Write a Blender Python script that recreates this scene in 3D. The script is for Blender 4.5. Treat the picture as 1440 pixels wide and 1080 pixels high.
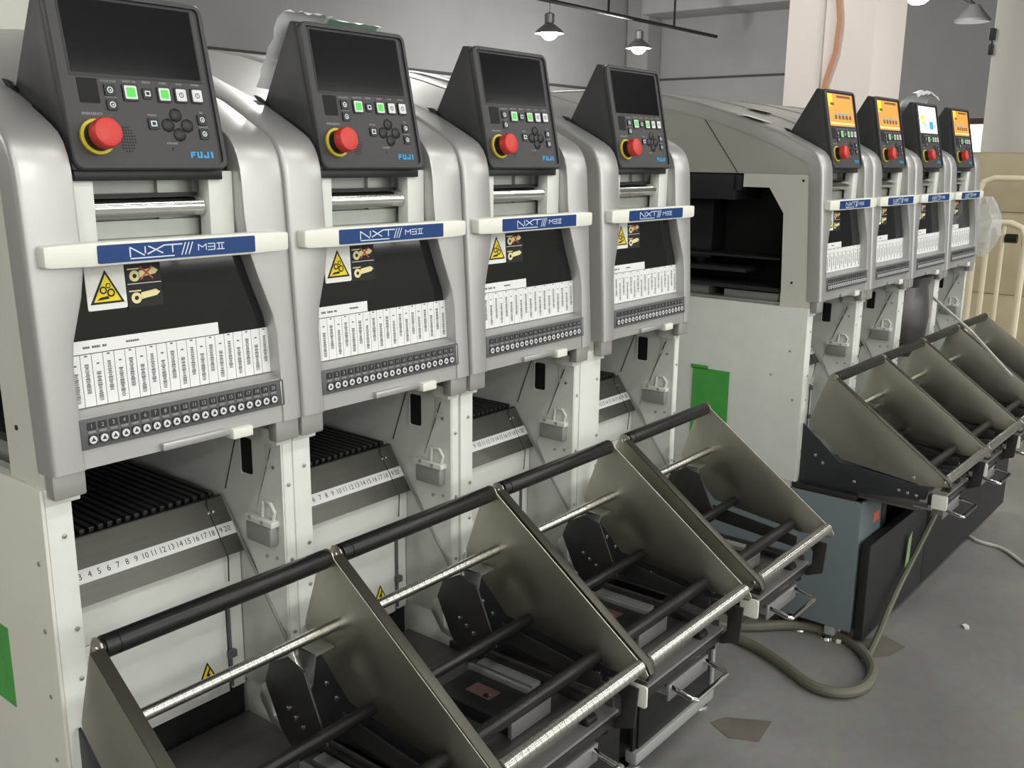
import bpy, bmesh, math, random
from mathutils import Vector, Matrix
random.seed(7)
for o in list(bpy.data.objects): bpy.data.objects.remove(o)
SC = bpy.context.scene
COL = SC.collection

# ------------------------------------------------------------------ camera
CAM_POS = (-0.458, -0.974, 1.172)
YAW, PITCH, ROLL = math.radians(51.20), math.radians(13.146), math.radians(-0.661)
FPX = 1368.4
cd = bpy.data.cameras.new('camera'); cam = bpy.data.objects.new('camera', cd); COL.objects.link(cam)
_f = Vector((math.sin(YAW)*math.cos(PITCH), math.cos(YAW)*math.cos(PITCH), -math.sin(PITCH)))
_r = Vector((math.cos(YAW), -math.sin(YAW), 0)); _d = _f.cross(_r)
_r2 = math.cos(ROLL)*_r + math.sin(ROLL)*_d; _d2 = -math.sin(ROLL)*_r + math.cos(ROLL)*_d
cam.matrix_world = Matrix.Translation(CAM_POS) @ Matrix((_r2, -_d2, -_f)).transposed().to_4x4()
cd.sensor_width = 36; cd.sensor_fit = 'HORIZONTAL'; cd.lens = FPX/1440*36; cd.clip_start = .02; cd.clip_end = 200
SC.camera = cam
# ------------------------------------------------------------------ world, exposure
w = bpy.data.worlds.new('hall_world'); SC.world = w; w.use_nodes = True
w.node_tree.nodes['Background'].inputs[0].default_value = (.8, .85, .9, 1)
w.node_tree.nodes['Background'].inputs[1].default_value = 0.25
vs = SC.view_settings
vs.view_transform = 'Standard'; vs.look = 'None'; vs.exposure = 0.06; vs.gamma = 1; vs.use_curve_mapping = False
SC.display_settings.display_device = 'sRGB'
LAMP_W = 120.0          # watts of each high-bay lamp in the hall
ASSUMED_WINDOW_L = 2.75          # assumed daylight: glow of the window panes added in the aisle-side wall
ASSUMED_TUBE_W = 8.5           # watts of each assumed tube light, unseen, hung over the aisle

# ------------------------------------------------------------------ materials
def lin(c):
    c = c/255.0
    return c/12.92 if c <= .04045 else ((c+.055)/1.055)**2.4
MATS = {}
def mat(name, rgb, rough=.5, metal=0.0, emit=0.0, noise=0.0, scale=40.0, stretch=None, bump=0.0, coat=0.0, spec=.5, alpha=1.0, trans=0.0, emit_rgb=None):
    m = bpy.data.materials.new(name); m.use_nodes = True; MATS[name] = m
    nt = m.node_tree; b = nt.nodes['Principled BSDF']
    c = (lin(rgb[0]), lin(rgb[1]), lin(rgb[2]), 1)
    b.inputs['Base Color'].default_value = c; b.inputs['Roughness'].default_value = rough; b.inputs['Metallic'].default_value = metal
    b.inputs['Coat Weight'].default_value = coat; b.inputs['Specular IOR Level'].default_value = spec
    b.inputs['Alpha'].default_value = alpha; b.inputs['Transmission Weight'].default_value = trans
    if emit:
        e = emit_rgb or rgb
        b.inputs['Emission Color'].default_value = (lin(e[0]), lin(e[1]), lin(e[2]), 1); b.inputs['Emission Strength'].default_value = emit
    if noise or bump:
        tc = nt.nodes.new('ShaderNodeTexCoord'); mp = nt.nodes.new('ShaderNodeMapping')
        nz = nt.nodes.new('ShaderNodeTexNoise'); nz.inputs['Scale'].default_value = scale; nz.inputs['Detail'].default_value = 4
        nt.links.new(tc.outputs['Object'], mp.inputs['Vector']); nt.links.new(mp.outputs['Vector'], nz.inputs['Vector'])
        if stretch: mp.inputs['Scale'].default_value = stretch
        if noise:
            cr = nt.nodes.new('ShaderNodeValToRGB')
            cr.color_ramp.elements[0].position = .3; cr.color_ramp.elements[1].position = .7
            cr.color_ramp.elements[0].color = tuple(max(0, v*(1-noise)) for v in c[:3])+(1,)
            cr.color_ramp.elements[1].color = tuple(min(1, v*(1+noise)) for v in c[:3])+(1,)
            nt.links.new(nz.outputs['Fac'], cr.inputs['Fac']); nt.links.new(cr.outputs['Color'], b.inputs['Base Color'])
        if bump:
            bp = nt.nodes.new('ShaderNodeBump'); bp.inputs['Strength'].default_value = bump; bp.inputs['Distance'].default_value = .002
            nt.links.new(nz.outputs['Fac'], bp.inputs['Height']); nt.links.new(bp.outputs['Normal'], b.inputs['Normal'])
    return m
mat('silver_paint', (190, 190, 188), .36, .55, noise=.03, scale=900, bump=.02)
mat('silver_dark', (165, 164, 160), .45, .3)
mat('white_paint', (226, 228, 222), .42, noise=.03, scale=25)
mat('cream_panel', (222, 221, 210), .5, noise=.03, scale=8)
mat('cream_plastic', (243, 243, 232), .38)
mat('blue_plate', (8, 60, 122), .35)
mat('print_white', (225, 235, 245), .5)
mat('charcoal', (58, 58, 60), .48, noise=.06, scale=300)
mat('charcoal_face', (62, 61, 62), .5)
mat('screen_black', (16, 16, 19), .08)
mat('screen_frame', (28, 28, 30), .4)
mat('black_plastic', (24, 24, 26), .4)
mat('black_matt', (17, 17, 18), .75)
mat('red_cap', (214, 58, 50), .4)
mat('yellow', (228, 206, 60), .45)
mat('warn_yellow', (238, 214, 28), .5)
mat('key_green', (70, 190, 70), .4, emit=.35, emit_rgb=(90, 220, 80))
mat('key_white', (226, 228, 228), .4)
mat('logo_blue', (50, 160, 220), .4)
mat('grey_print', (175, 178, 178), .5)
mat('dark_glass', (14, 17, 17), .06, coat=.3)
mat('card_white', (240, 241, 240), .55)
mat('bar_print', (96, 100, 100), .6)
mat('strip_grey', (92, 93, 94), .5)
mat('key_label', (140, 140, 138), .5)
mat('key_black', (44, 44, 46), .5)
mat('chrome', (225, 225, 222), .12, 1.0)
mat('steel', (192, 189, 176), .40, 1.0, noise=.05, scale=6, stretch=(1, 60, 60), bump=.03)
mat('side_silver', (182, 183, 176), .45, .15)
mat('steel_sheet', (100, 100, 94), .4, .6, noise=.06, scale=5, stretch=(1, 40, 40))
mat('flange_steel', (92, 90, 82), .4, .8)
mat('rod_steel', (212, 211, 205), .27, 1.0)
mat('galvanised', (176, 180, 172), .4, .8, noise=.06, scale=30)
mat('black_rod', (26, 25, 27), .33)
mat('rib_black', (40, 40, 41), .35)
mat('dark_plate', (58, 57, 56), .42, .45)
mat('tray_grey', (96, 93, 92), .38, .5, noise=.1, scale=12)
mat('rail_grey', (150, 150, 150), .4, .4)
mat('block_grey', (150, 151, 148), .5, .2)
mat('print_black', (20, 20, 20), .6)
mat('print_red', (205, 92, 58), .6)
mat('blue_grey', (112, 124, 128), .5, noise=.04, scale=6)
mat('tape_green', (78, 172, 76), .45, noise=.1, scale=30)
mat('tape_green_pale', (140, 170, 120), .5)
mat('orange_sticker', (238, 120, 80), .5)
mat('screen_orange', (232, 160, 70), .3, emit=.42, emit_rgb=(226, 160, 80))
mat('screen_white', (235, 245, 245), .3, emit=.95, emit_rgb=(235, 246, 246))
mat('ui_yellow', (245, 200, 40), .3, emit=.8, emit_rgb=(250, 205, 40))
mat('ui_brown', (120, 78, 40), .4, emit=.25)
mat('ui_pale', (250, 220, 150), .3, emit=.8)
mat('ui_blue', (60, 150, 200), .3, emit=.6)
mat('film', (225, 228, 230), .25, alpha=.38)
mat('film_white', (240, 241, 241), .4, alpha=.85)
mat('film_green', (90, 190, 130), .35, alpha=.75)
mat('paper', (236, 236, 232), .7)
mat('cable_grey', (108, 104, 92), .55)
mat('hose_olive', (98, 100, 82), .5)
mat('cable_orange', (212, 152, 116), .5)
mat('pipe_dark', (40, 40, 42), .5)
mat('lamp_metal', (150, 150, 150), .35, .7)
mat('lamp_glow', (255, 255, 250), .4, emit=40)
mat('tube_glow', (255, 255, 250), .4, emit=9)
mat('wall_paint', (160, 160, 160), .85, noise=.03, scale=2)
mat('wall_white', (232, 230, 222), .8, noise=.02, scale=3)
mat('ceiling_paint', (150, 150, 148), .9)
mat('seam_dark', (72, 72, 70), .8)
mat('column_paint', (250, 241, 236), .7, noise=.02, scale=3)
mat('door_frame', (74, 58, 50), .6)
mat('door_light', (255, 255, 250), .6, emit=1.6)
mat('cardboard', (190, 178, 148), .8, noise=.05, scale=12)
mat('cart_tube', (236, 226, 196), .45)
mat('brown_item', (110, 98, 84), .8)
mat('label_brown', (84, 60, 56), .7)
mat('strap_white', (226, 226, 216), .6)
mat('black_board', (30, 31, 32), .5)
mat('ui_pale_print', (236, 226, 170), .6)
mat('interior_grey', (46, 47, 50), .45, .3)
mat('galvanised_pale', (200, 203, 198), .42, .45, noise=.05, scale=30)  # pale grey with the shade of the bay's inner side in its colour
mat('rail_pale', (186, 190, 186), .4, .3)
mat('gunmetal', (66, 68, 72), .4, .5)
mat('daylight_pane', (243, 244, 242), .3, emit=ASSUMED_WINDOW_L)  # emission stands for assumed daylight in the added windows
mat('window_frame', (200, 200, 198), .5)
mat('rubber_foot', (30, 30, 30), .7)
mat('patch_brown', (112, 106, 98), .55, noise=.14, scale=14)
def floor_material():
    m = bpy.data.materials.new('floor_epoxy'); m.use_nodes = True; MATS['floor_epoxy'] = m
    nt = m.node_tree; b = nt.nodes['Principled BSDF']; tc = nt.nodes.new('ShaderNodeTexCoord')
    n1 = nt.nodes.new('ShaderNodeTexNoise'); n1.inputs['Scale'].default_value = 2.2; n1.inputs['Detail'].default_value = 7
    n2 = nt.nodes.new('ShaderNodeTexNoise'); n2.inputs['Scale'].default_value = 38; n2.inputs['Detail'].default_value = 5
    cr = nt.nodes.new('ShaderNodeValToRGB'); cr.color_ramp.elements[0].position = .32; cr.color_ramp.elements[1].position = .68
    cr.color_ramp.elements[0].color = (lin(134), lin(132), lin(130), 1); cr.color_ramp.elements[1].color = (lin(158), lin(156), lin(154), 1)
    mx = nt.nodes.new('ShaderNodeMix'); mx.data_type = 'RGBA'; mx.blend_type = 'MULTIPLY'; mx.inputs[0].default_value = .35
    nt.links.new(tc.outputs['Object'], n1.inputs['Vector']); nt.links.new(tc.outputs['Object'], n2.inputs['Vector'])
    nt.links.new(n1.outputs['Fac'], cr.inputs['Fac']); nt.links.new(cr.outputs['Color'], mx.inputs[6]); nt.links.new(n2.outputs['Color'], mx.inputs[7])
    nt.links.new(mx.outputs[2], b.inputs['Base Color']); b.inputs['Roughness'].default_value = .42
floor_material()

# ------------------------------------------------------------------ mesh helpers
class Fr:
    def __init__(s, o, u, v, n): s.o, s.u, s.v, s.n = Vector(o), Vector(u).normalized(), Vector(v).normalized(), Vector(n).normalized()
    def __call__(s, a, b, d=0.0): return s.o + s.u*a + s.v*b + s.n*d
TXT = {}
def textgeo(s, size):
    k = (s, size)
    if k not in TXT:
        c = bpy.data.curves.new('t', 'FONT'); c.body = s; c.size = size; c.align_x = 'CENTER'; c.align_y = 'CENTER'; c.resolution_u = 2
        o = bpy.data.objects.new('t', c); COL.objects.link(o); bpy.context.view_layer.update()
        me = o.evaluated_get(bpy.context.evaluated_depsgraph_get()).to_mesh()
        TXT[k] = ([tuple(v.co[:2]) for v in me.vertices], [tuple(p.vertices) for p in me.polygons])
        bpy.data.objects.remove(o); bpy.data.curves.remove(c)
    return TXT[k]
class MB:
    def __init__(s): s.v, s.f, s.m = [], [], []
    def add(s, vs, fs, m=0):
        b = len(s.v); s.v += [tuple(v) for v in vs]
        s.f += [tuple(b+i for i in f) for f in fs]; s.m += [m]*len(fs); return s
    def box(s, x0, x1, y0, y1, z0, z1, m=0):
        return s.add([(x, y, z) for x in (x0, x1) for y in (y0, y1) for z in (z0, z1)],
                     [(0, 1, 3, 2), (4, 6, 7, 5), (0, 4, 5, 1), (2, 3, 7, 6), (0, 2, 6, 4), (1, 5, 7, 3)], m)
    def loft(s, rings, m=0, close=True, cap=True):
        n = len(rings[0]); vs = [p for r in rings for p in r]; fs = []
        for i in range(len(rings)-1):
            for j in range(n if close else n-1):
                k = (j+1) % n; fs.append((i*n+j, i*n+k, (i+1)*n+k, (i+1)*n+j))
        if cap: fs += [tuple(range(n))[::-1], tuple((len(rings)-1)*n+i for i in range(n))]
        return s.add(vs, fs, m)
    def prism(s, pts, axis, a0, a1, m=0):
        def P(p, a): return {'x': (a, p[0], p[1]), 'y': (p[0], a, p[1]), 'z': (p[0], p[1], a)}[axis]
        return s.loft([[P(p, a0) for p in pts], [P(p, a1) for p in pts]], m)
    def slab(s, fr, pts, d0, d1, m=0):
        if d0 == d1: return s.add([fr(a, b, d0) for a, b in pts], [tuple(range(len(pts)))], m)
        return s.loft([[fr(a, b, d0) for a, b in pts], [fr(a, b, d1) for a, b in pts]], m)
    def rect(s, fr, a0, a1, b0, b1, d0, d1, m=0): return s.slab(fr, [(a0, b0), (a1, b0), (a1, b1), (a0, b1)], d0, d1, m)
    def stroke(s, fr, p, q, wd, d0, d1, m=0):
        p, q = Vector(p), Vector(q); t = (q-p).normalized(); n = Vector((-t.y, t.x))*wd/2
        return s.slab(fr, [p-n, q-n, q+n, p+n], d0, d1, m)
    def text(s, fr, a, b, txt, size, d, m=0, sx=1.0):
        vs, fs = textgeo(txt, size); return s.add([fr(a+x*sx, b+y, d) for x, y in vs], fs, m)
    def tube(s, path, r, n=10, m=0, cap=True):
        path = [Vector(p) for p in path]; rings = []; up = None
        for i, p in enumerate(path):
            t = (path[min(i+1, len(path)-1)]-path[max(i-1, 0)]).normalized()
            if up is None: up = t.orthogonal().normalized()
            a = (up-t*up.dot(t)).normalized(); up = a; b = t.cross(a); rr = r[i] if isinstance(r, (list, tuple)) else r
            rings.append([p+(a*math.cos(k*2*math.pi/n)+b*math.sin(k*2*math.pi/n))*rr for k in range(n)])
        return s.loft(rings, m, True, cap)
    def lathe(s, o, ax, prof, n=20, m=0, cap=True):
        o, ax = Vector(o), Vector(ax).normalized(); a = ax.orthogonal().normalized(); b = ax.cross(a)
        return s.loft([[o+ax*h+(a*math.cos(k*2*math.pi/n)+b*math.sin(k*2*math.pi/n))*r for k in range(n)] for h, r in prof], m, True, cap)
    def mesh(s, name, mats, bevel=0.0, angle=35, normals=True, segs=2):
        me = bpy.data.meshes.new(name); me.from_pydata(s.v, [], s.f)
        for x in mats: me.materials.append(MATS[x])
        me.polygons.foreach_set('material_index', s.m)
        if normals or bevel:
            bm = bmesh.new(); bm.from_mesh(me)
            if bevel:
                bmesh.ops.remove_doubles(bm, verts=bm.verts, dist=1e-6)
                bmesh.ops.recalc_face_normals(bm, faces=bm.faces)
                ed = [e for e in bm.edges if len(e.link_faces) == 2 and e.calc_face_angle(0) > math.radians(28)]
                bmesh.ops.bevel(bm, geom=ed, offset=bevel, segments=segs, affect='EDGES', profile=.5, clamp_overlap=True)
            bmesh.ops.recalc_face_normals(bm, faces=bm.faces); bm.to_mesh(me); bm.free()
        me.polygons.foreach_set('use_smooth', [True]*len(me.polygons)); me.set_sharp_from_angle(angle=math.radians(angle)); me.update()
        return me
def arc(cx, cy, r, a0, a1, n):
    return [(cx+r*math.cos(math.radians(a0+(a1-a0)*i/n)), cy+r*math.sin(math.radians(a0+(a1-a0)*i/n))) for i in range(n+1)]
def rrect(a0, a1, b0, b1, r, n=4):
    return arc(a1-r, b1-r, r, 0, 90, n)+arc(a0+r, b1-r, r, 90, 180, n)+arc(a0+r, b0+r, r, 180, 270, n)+arc(a1-r, b0+r, r, 270, 360, n)
MESH = {}
def part(name, parent, key, fn, mats, bevel=0.0, loc=(0, 0, 0), rot=None, angle=35, label=None, kind=None):
    """one mesh object; the mesh is built once for each key and shared"""
    if key not in MESH:
        b = MB(); fn(b); MESH[key] = b.mesh(key, mats, bevel, angle)
    o = bpy.data.objects.new(name, MESH[key]); COL.objects.link(o); o.parent = parent; o.location = loc
    if rot: o.rotation_euler = rot
    if label: o['label'] = label
    if kind: o['kind'] = kind
    return o
def thing(name, label, cat, loc=(0, 0, 0), rotz=0.0, group=None):
    o = bpy.data.objects.new(name, None); COL.objects.link(o); o.location = loc; o.rotation_euler = (0, 0, rotz); o.empty_display_size = .1
    o['label'] = label; o['category'] = cat
    if group: o['group'] = group
    return o
def solo(name, label, cat, fn, mats, bevel=0.0, loc=(0, 0, 0), rotz=0.0, group=None, angle=35):
    o = part(name, None, name+'|'+label, fn, mats, bevel, loc, (0, 0, rotz), angle); o['label'] = label; o['category'] = cat
    if group: o['group'] = group
    return o
def struct(name, fn, mats, bevel=0.0, parent=None):
    o = part(name, parent, name+'|structure', fn, mats, bevel)
    if parent is None: o['kind'] = 'structure'
    return o

# ================================================================== SETTING
X0, X1, Y0, Y1, ZC = -9.0, 16.5, -8.0, 9.6, 4.6
struct('floor', lambda b: b.box(X0-.3, X1+.3, Y0-.3, Y1+.3, -.1, 0), ['floor_epoxy'])
struct('ceiling', lambda b: b.box(X0-.3, X1+.3, Y0-.3, Y1+.3, ZC, ZC+.1), ['ceiling_paint'])
wb = struct('wall_back', lambda b: b.box(X0, X1, Y1, Y1+.2, 0, ZC), ['wall_paint'])
we = struct('wall_right', lambda b: b.box(X1, X1+.2, Y0, Y1+.2, 0, ZC), ['wall_paint'])
struct('wall_left', lambda b: b.box(X0-.2, X0, Y0, Y1+.2, 0, ZC), ['wall_white'])
struct('wall_front', lambda b: b.box(X0, X1, Y0-.2, Y0, 0, ZC), ['wall_white'])
struct('trim_1', lambda b: b.box(X0, X1-.05, Y1-.03, Y1, 2.38, 2.42), ['seam_dark'])
struct('trim_2', lambda b: b.box(X1-.03, X1, 5.2, Y1-.03, 2.62, 2.66), ['seam_dark'])
struct('trim_3', lambda b: b.box(X1-.9, X1-.031, Y0, Y1-.6, 3.72, ZC), ['wall_paint'])
struct('trim_4', lambda b: b.box(X1-.5, X1-.04, Y1-.5, Y1-.04, 0, ZC), ['wall_paint'])

for k in range(5):          # assumed windows, glowing panes added in the wall across the aisle, behind the photographer
    xa = -5.6+k*3.1
    wn_ = struct('window_%d' % (k+1), lambda b, xa=xa: (b.box(xa, xa+2.8, Y0, Y0+.10, .95, 1.02), b.box(xa, xa+2.8, Y0, Y0+.10, 3.18, 3.25), b.box(xa, xa+.07, Y0, Y0+.10, 1.02, 3.18), b.box(xa+2.73, xa+2.8, Y0, Y0+.10, 1.02, 3.18), b.box(xa+1.37, xa+1.43, Y0, Y0+.08, 1.02, 3.18)), ['window_frame'])
    for q in (0, 1):
        part('pane', wn_, 'wpane%d%d' % (k, q), lambda b, xa=xa, q=q: b.box(xa+.07+q*1.36, xa+1.37+q*1.36, Y0+.02, Y0+.04, 1.02, 3.18), ['daylight_pane'])

# ================================================================== PLACEMENT MODULE
def sub(a, b): return [a[i]-b[i] for i in range(3)]
PATH = [(-.0125, .845), (-.0122, .850), (-.0102, .890), (-.0096, .900), (-.0063, .955), (-.0048, .980), (-.0021, 1.025), (0, 1.056), (.0028, 1.10), (.0055, 1.140),
        (.0075, 1.156), (.0115, 1.170), (.018, 1.182), (.027, 1.192), (.040, 1.200), (.062, 1.211), (.085, 1.222), (.115, 1.236), (.17, 1.256), (.24, 1.281), (.34, 1.309), (.44, 1.332), (.52, 1.344), (.60, 1.350), (.95, 1.350)]
HOLE = {2: None}
def hx(i):
    z = PATH[i][1]
    if i <= 4: return (.024, .282)
    return {5: (.027, .278), 6: (.041, .262), 7: (.047, .2525)}.get(i, (.047, .249))
def pnorm(i):
    a, c = PATH[max(0, i-1)], PATH[min(len(PATH)-1, i+1)]
    t = Vector((c[0]-a[0], c[1]-a[1])).normalized()
    return (-t.y, t.x)          # pointing to the front and up
def cover(b):
    x0, x1 = -.0118, .3118; dep = .023
    def P(i, x, d):
        n = pnorm(i); return (x, PATH[i][0]-n[0]*d, PATH[i][1]-n[1]*d)
    N = len(PATH); vs = []; fs = []
    cols = 16
    for i in range(N):
        l, r = hx(i)
        e = .0016
        vs += [P(i, x0, .034), P(i, x0, .0075), P(i, x0+.0009, .0032), P(i, x0+.0030, .0009), P(i, x0+.0065, 0), P(i, l-.003, 0), P(i, l-.0008, .0008), P(i, l, .003), 
               P(i, r, .003), P(i, r+.0008, .0008), P(i, r+.003, 0), P(i, x1-.0065, 0), P(i, x1-.0030, .0009), P(i, x1-.0009, .0032), P(i, x1, .0075), P(i, x1, .034)]
    def V(i, c): return i*cols+c
    hole = lambda i: 3 <= i < 16
    for i in range(N-1):
        for c in list(range(0, 7))+list(range(8, 15)):
            fs.append((V(i, c), V(i, c+1), V(i+1, c+1), V(i+1, c)))
        if not hole(i):
            fs.append((V(i, 7), V(i, 8), V(i+1, 8), V(i+1, 7)))
    # inner walls of the opening
    base = len(vs)
    for i in range(3, 17):
        l, r = hx(i); q = [list(P(i, l, dep)), list(P(i, r, dep))]
        if i == 3: q[0][2] += .0075; q[1][2] += .0075
        vs += q
    for i in range(3, 16):
        k = base+(i-3)*2
        fs.append((V(i, 7), V(i+1, 7), k+2, k)); fs.append((V(i, 8), V(i+1, 8), k+3, k+1))
    fs.append((V(3, 7), V(3, 8), base+1, base)); k = base+13*2; fs.append((V(16, 7), V(16, 8), k+1, k))
    # bottom return
    base = len(vs); vs += [(x0, .022, .846), (x1, .022, .846)]
    fs.append((V(0, 0), base, base+1, V(0, 15)) + tuple(V(0, c) for c in range(14, 0, -1)))
    b.add(vs, fs)
PAN = Fr((0, .0135, 1.153), (1, 0, 0), (0, .21, .978), (0, -.978, .21))
DOOR = Fr((0, 0, 1.06), (1, 0, 0), (0, .06, .998), (0, -.998, .06))
PLATE = Fr((0, -.0135, 1.0695), (1, 0, 0), (0, 0, 1), (0, -1, 0))
def tz(z): return (z-1.153)/.978
def db(z): return (z-1.06)/.998
def housing(b):
    xa, xb = .0505, .2345
    prof = [(.0135, 1.153), (.052, 1.334), (.0645, 1.337), (.119, 1.243), (.125, 1.235), (.06, 1.19), (.03, 1.155)]
    b.prism(prof, 'x', xa, xb)
def bezel(b):
    o = rrect(.0505, .2345, .0, .1855, .011, 5); i = rrect(.0565, .2285, .0065, .180, .006, 5)
    n = len(o)
    r0 = [PAN(p[0], p[1], .0005) for p in o]; r1 = [PAN(p[0], p[1], .006) for p in o]
    o2 = rrect(.052, .233, .0015, .184, .0095, 5); r2 = [PAN(p[0], p[1], .0075) for p in o2]
    r3 = [PAN(p[0], p[1], .0075) for p in i]; r4 = [PAN(p[0], p[1], .0045) for p in i]
    b.loft([r0, r1, r2, r3, r4], 0, True, False); b.add(r4, [tuple(range(n))], 1)
    # print above the keys, speaker dots, standby mark
    for x, t, s in ((.105, 1.2435, 'CYCLE STOP'), (.129, 1.2445, 'READY ON'), (.149, 1.2448, 'ERROR'), (.169, 1.2450, 'START'), (.189, 1.2452, 'STOP'), (.2095, 1.2455, 'POWER'), (.105, 1.2278, 'CHANGE'), (.149, 1.2105, 'STATUS'), (.211, 1.2155, 'OK'), (.211, 1.1995, 'CANCEL'), (.168, 1.181, 'STANDBY')):
        b.text(PAN, x, tz(t), s, .0031, .0048, 2)
    b.text(PAN, .081, tz(1.2095), 'EMERGENCY', .0040, .0048, 2)
    for i in range(7):
        for j in range(9):
            if (i-3)**2/9+(j-4)**2/16 < 1.15: b.rect(PAN, .106+i*.003-.0008, .106+i*.003+.0008, tz(1.172+j*.0031)-.0008, tz(1.172+j*.0031)+.0008, .0047, .0047, 4)
    b.rect(PAN, .1668, .1684, tz(1.1735), tz(1.177), .0048, .0048, 4)
def fuji(b):
    w, h, s = .0068, .0072, .0023
    x = .188; y = tz(1.1655); d0, d1 = .0045, .0052
    def R(a, c, e, g): b.rect(PAN, x+a, x+c, y+e, y+g, d0, d1)
    R(0, s, 0, h); R(0, w, h-s*.9, h); R(s, w*.85, h*.36, h*.36+s*.75)
    x += w+.0017; R(0, s, 0, h); R(w-s, w, 0, h); R(s, w-s, 0, s*.9)
    x += w+.0017; R(w-s, w, 0, h); R(0, w-s, 0, s*.9); R(0, s, s*.9, h*.45)
    x += w+.0017; R(.001, .001+s*1.2, 0, h)
def estop(b):
    c = PAN(.081, tz(1.186), .0046); n = PAN.n
    b.lathe(c, n, [(0, .0185), (.003, .0185), (.0036, .0178), (.0036, .0154)], 28, 0, False)
    b.lathe(c, n, [(.0034, .0154), (.004, .0154), (.014, .0128)], 28, 1, False)
    b.lathe(c, n, [(.012, .0128), (.0135, .0154), (.0155, .0158), (.0235, .0156), (.0258, .0146), (.0270, .0120), (.0273, .0001)], 28, 2, False)
def keys(pan):
    """control panel keys, each its own sub-part"""
    def key(px, z, w, h, style, key_name, nm='key', lab=None):
        def fn(b):
            t = tz(z)
            b.slab(PAN, rrect(px-w/2, px+w/2, t-h/2, t+h/2, .0014, 2), .0040, .0062, 0)
            if style in ('green', 'white'):
                b.slab(PAN, rrect(px-w*.40, px+w*.40, t-h*.40, t+h*.40, .0012, 2), .0062, .0070, 1)
                if style == 'green': b.slab(PAN, rrect(px-w*.28, px+w*.28, t-h*.28, t+h*.28, .001, 2), .0070, .0072, 2)
                else:
                    b.slab(PAN, arc(px, t, w*.2, 0, 330, 10), .0070, .0071, 2); b.slab(PAN, arc(px, t, w*.13, 0, 330, 10), .0071, .0072, 1); b.rect(PAN, px-.0004, px+.0004, t-.001, t+.0018, .0072, .0073, 2)
            elif style == 'icon':
                b.slab(PAN, arc(px, t, w*.27, 0, 330, 10), .0062, .0063, 1); b.slab(PAN, arc(px, t, w*.18, 0, 330, 10), .0063, .0064, 0); b.rect(PAN, px-.0006, px+.001, t-.0012, t+.0006, .0064, .0065, 1)
            elif style == 'square':
                b.rect(PAN, px-w*.28, px+w*.28, t-h*.25, t+h*.25, .0062, .0063, 1); b.rect(PAN, px-w*.17, px+w*.17, t-h*.15, t+h*.15, .0063, .0064, 0)
        mats = {'green': ['black_plastic', 'key_white', 'key_green'], 'white': ['black_plastic', 'key_white', 'strip_grey'], 'icon': ['black_plastic', 'print_white'], 'square': ['black_plastic', 'print_white']}[style]
        part(nm, pan, 'key_'+key_name, fn, mats, label=lab)
    key(.105, 1.2345, .0125, .0125, 'icon', 'a'); key(.105, 1.2195, .0125, .0115, 'icon', 'b')
    key(.128, 1.233, .0178, .0178, 'green', 'c', lab='lit green key'); key(.148, 1.233, .0115, .0115, 'square', 'd')
    key(.168, 1.233, .0165, .0168, 'green', 'e', lab='lit green key'); key(.1888, 1.2332, .0155, .0165, 'white', 'f', lab='white key'); key(.2092, 1.2335, .0155, .0165, 'white', 'g', lab='white key')
    key(.149, 1.2015, .0125, .012, 'square', 'h'); key(.2105, 1.2075, .0115, .012, 'icon', 'i'); key(.2105, 1.192, .0115, .012, 'icon', 'j')
    for k, (x, z) in enumerate(((.178, 1.2115), (.1665, 1.2005), (.1905, 1.2005), (.179, 1.1905))):
        part('arrow_key', pan, 'arrow%d' % k, lambda b, x=x, z=z: b.lathe(PAN(x, tz(z), .0042), PAN.n, [(0, .0076), (.0016, .0076), (.0026, .0062), (.003, .0001)], 8), ['black_plastic'])
def handle(b):
    pts = [(0, -.0105), (.008, -.0118), (.05, -.0128), (.25, -.0128), (.292, -.0118), (.300, -.0105), (.300, .0105), (.292, .0112), (.25, .0122), (.05, .0122), (.008, .0112), (0, .0105)]
    fr = [PLATE(a, c, 0) for a, c in pts]; bk = [PLATE(a, c, -.017) for a, c in pts]
    b.loft([bk, fr])
def logo(b):
    d0, d1 = .0012, .0016
    # N X T
    h = .0052; x = .0905; w = .0185; s = .0014
    def L(p, q, ww=s): b.stroke(PLATE, p, q, ww, d0, d1)
    L((x, -h), (x, h)); L((x, h), (x+w-.002, -h+.001)); L((x+w-.001, -h+.003), (x+w-.001, h))
    x += w+.0015; L((x, -h+.002), (x+w+.002, h)); L((x+.0015, h), (x+w, -h+.002))
    x += w+.0025; L((x, h), (x+w+.003, h)); L((x+w*.5, h), (x+w*.5, -h+.002))
    L((.0905, -h-.0016), (.0905+.052, -h-.0016), .0013)
    x = .1515
    for k in range(3): L((x+k*.0045, -h-.0015), (x+k*.0045+.0055, h+.0015), .0012)
    # M 3 II
    h = .0034; x = .173; w = .010; s2 = .0010
    L((x, -h), (x, h), s2); L((x+w, -h), (x+w, h), s2); L((x, h), (x+w/2, 0), s2); L((x+w/2, 0), (x+w, h), s2)
    x += w+.0022
    for yy in (-h, 0, h): L((x, yy), (x+w*.9, yy), s2)
    L((x+w*.9, -h), (x+w*.9, h), s2)
    x += w+.0016
    for yy in (-h, h): L((x, yy), (x+w, yy), s2)
    L((x+w*.3, -h), (x+w*.3, h), s2); L((x+w*.7, -h), (x+w*.7, h), s2)
def window_pts(g=0.0):
    return [(.024+g, db(.906)+g), (.282-g, db(.906)+g), (.282-g, db(.955)), (.278-g, db(.98)), (.262-g, db(1.025)), (.2525-g, db(1.056)), (.2525-g, db(1.064)), (.047+g, db(1.064)), (.047+g, db(1.056)), (.041+g, db(1.025)), (.027+g, db(.98)), (.024+g, db(.955))]
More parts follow.
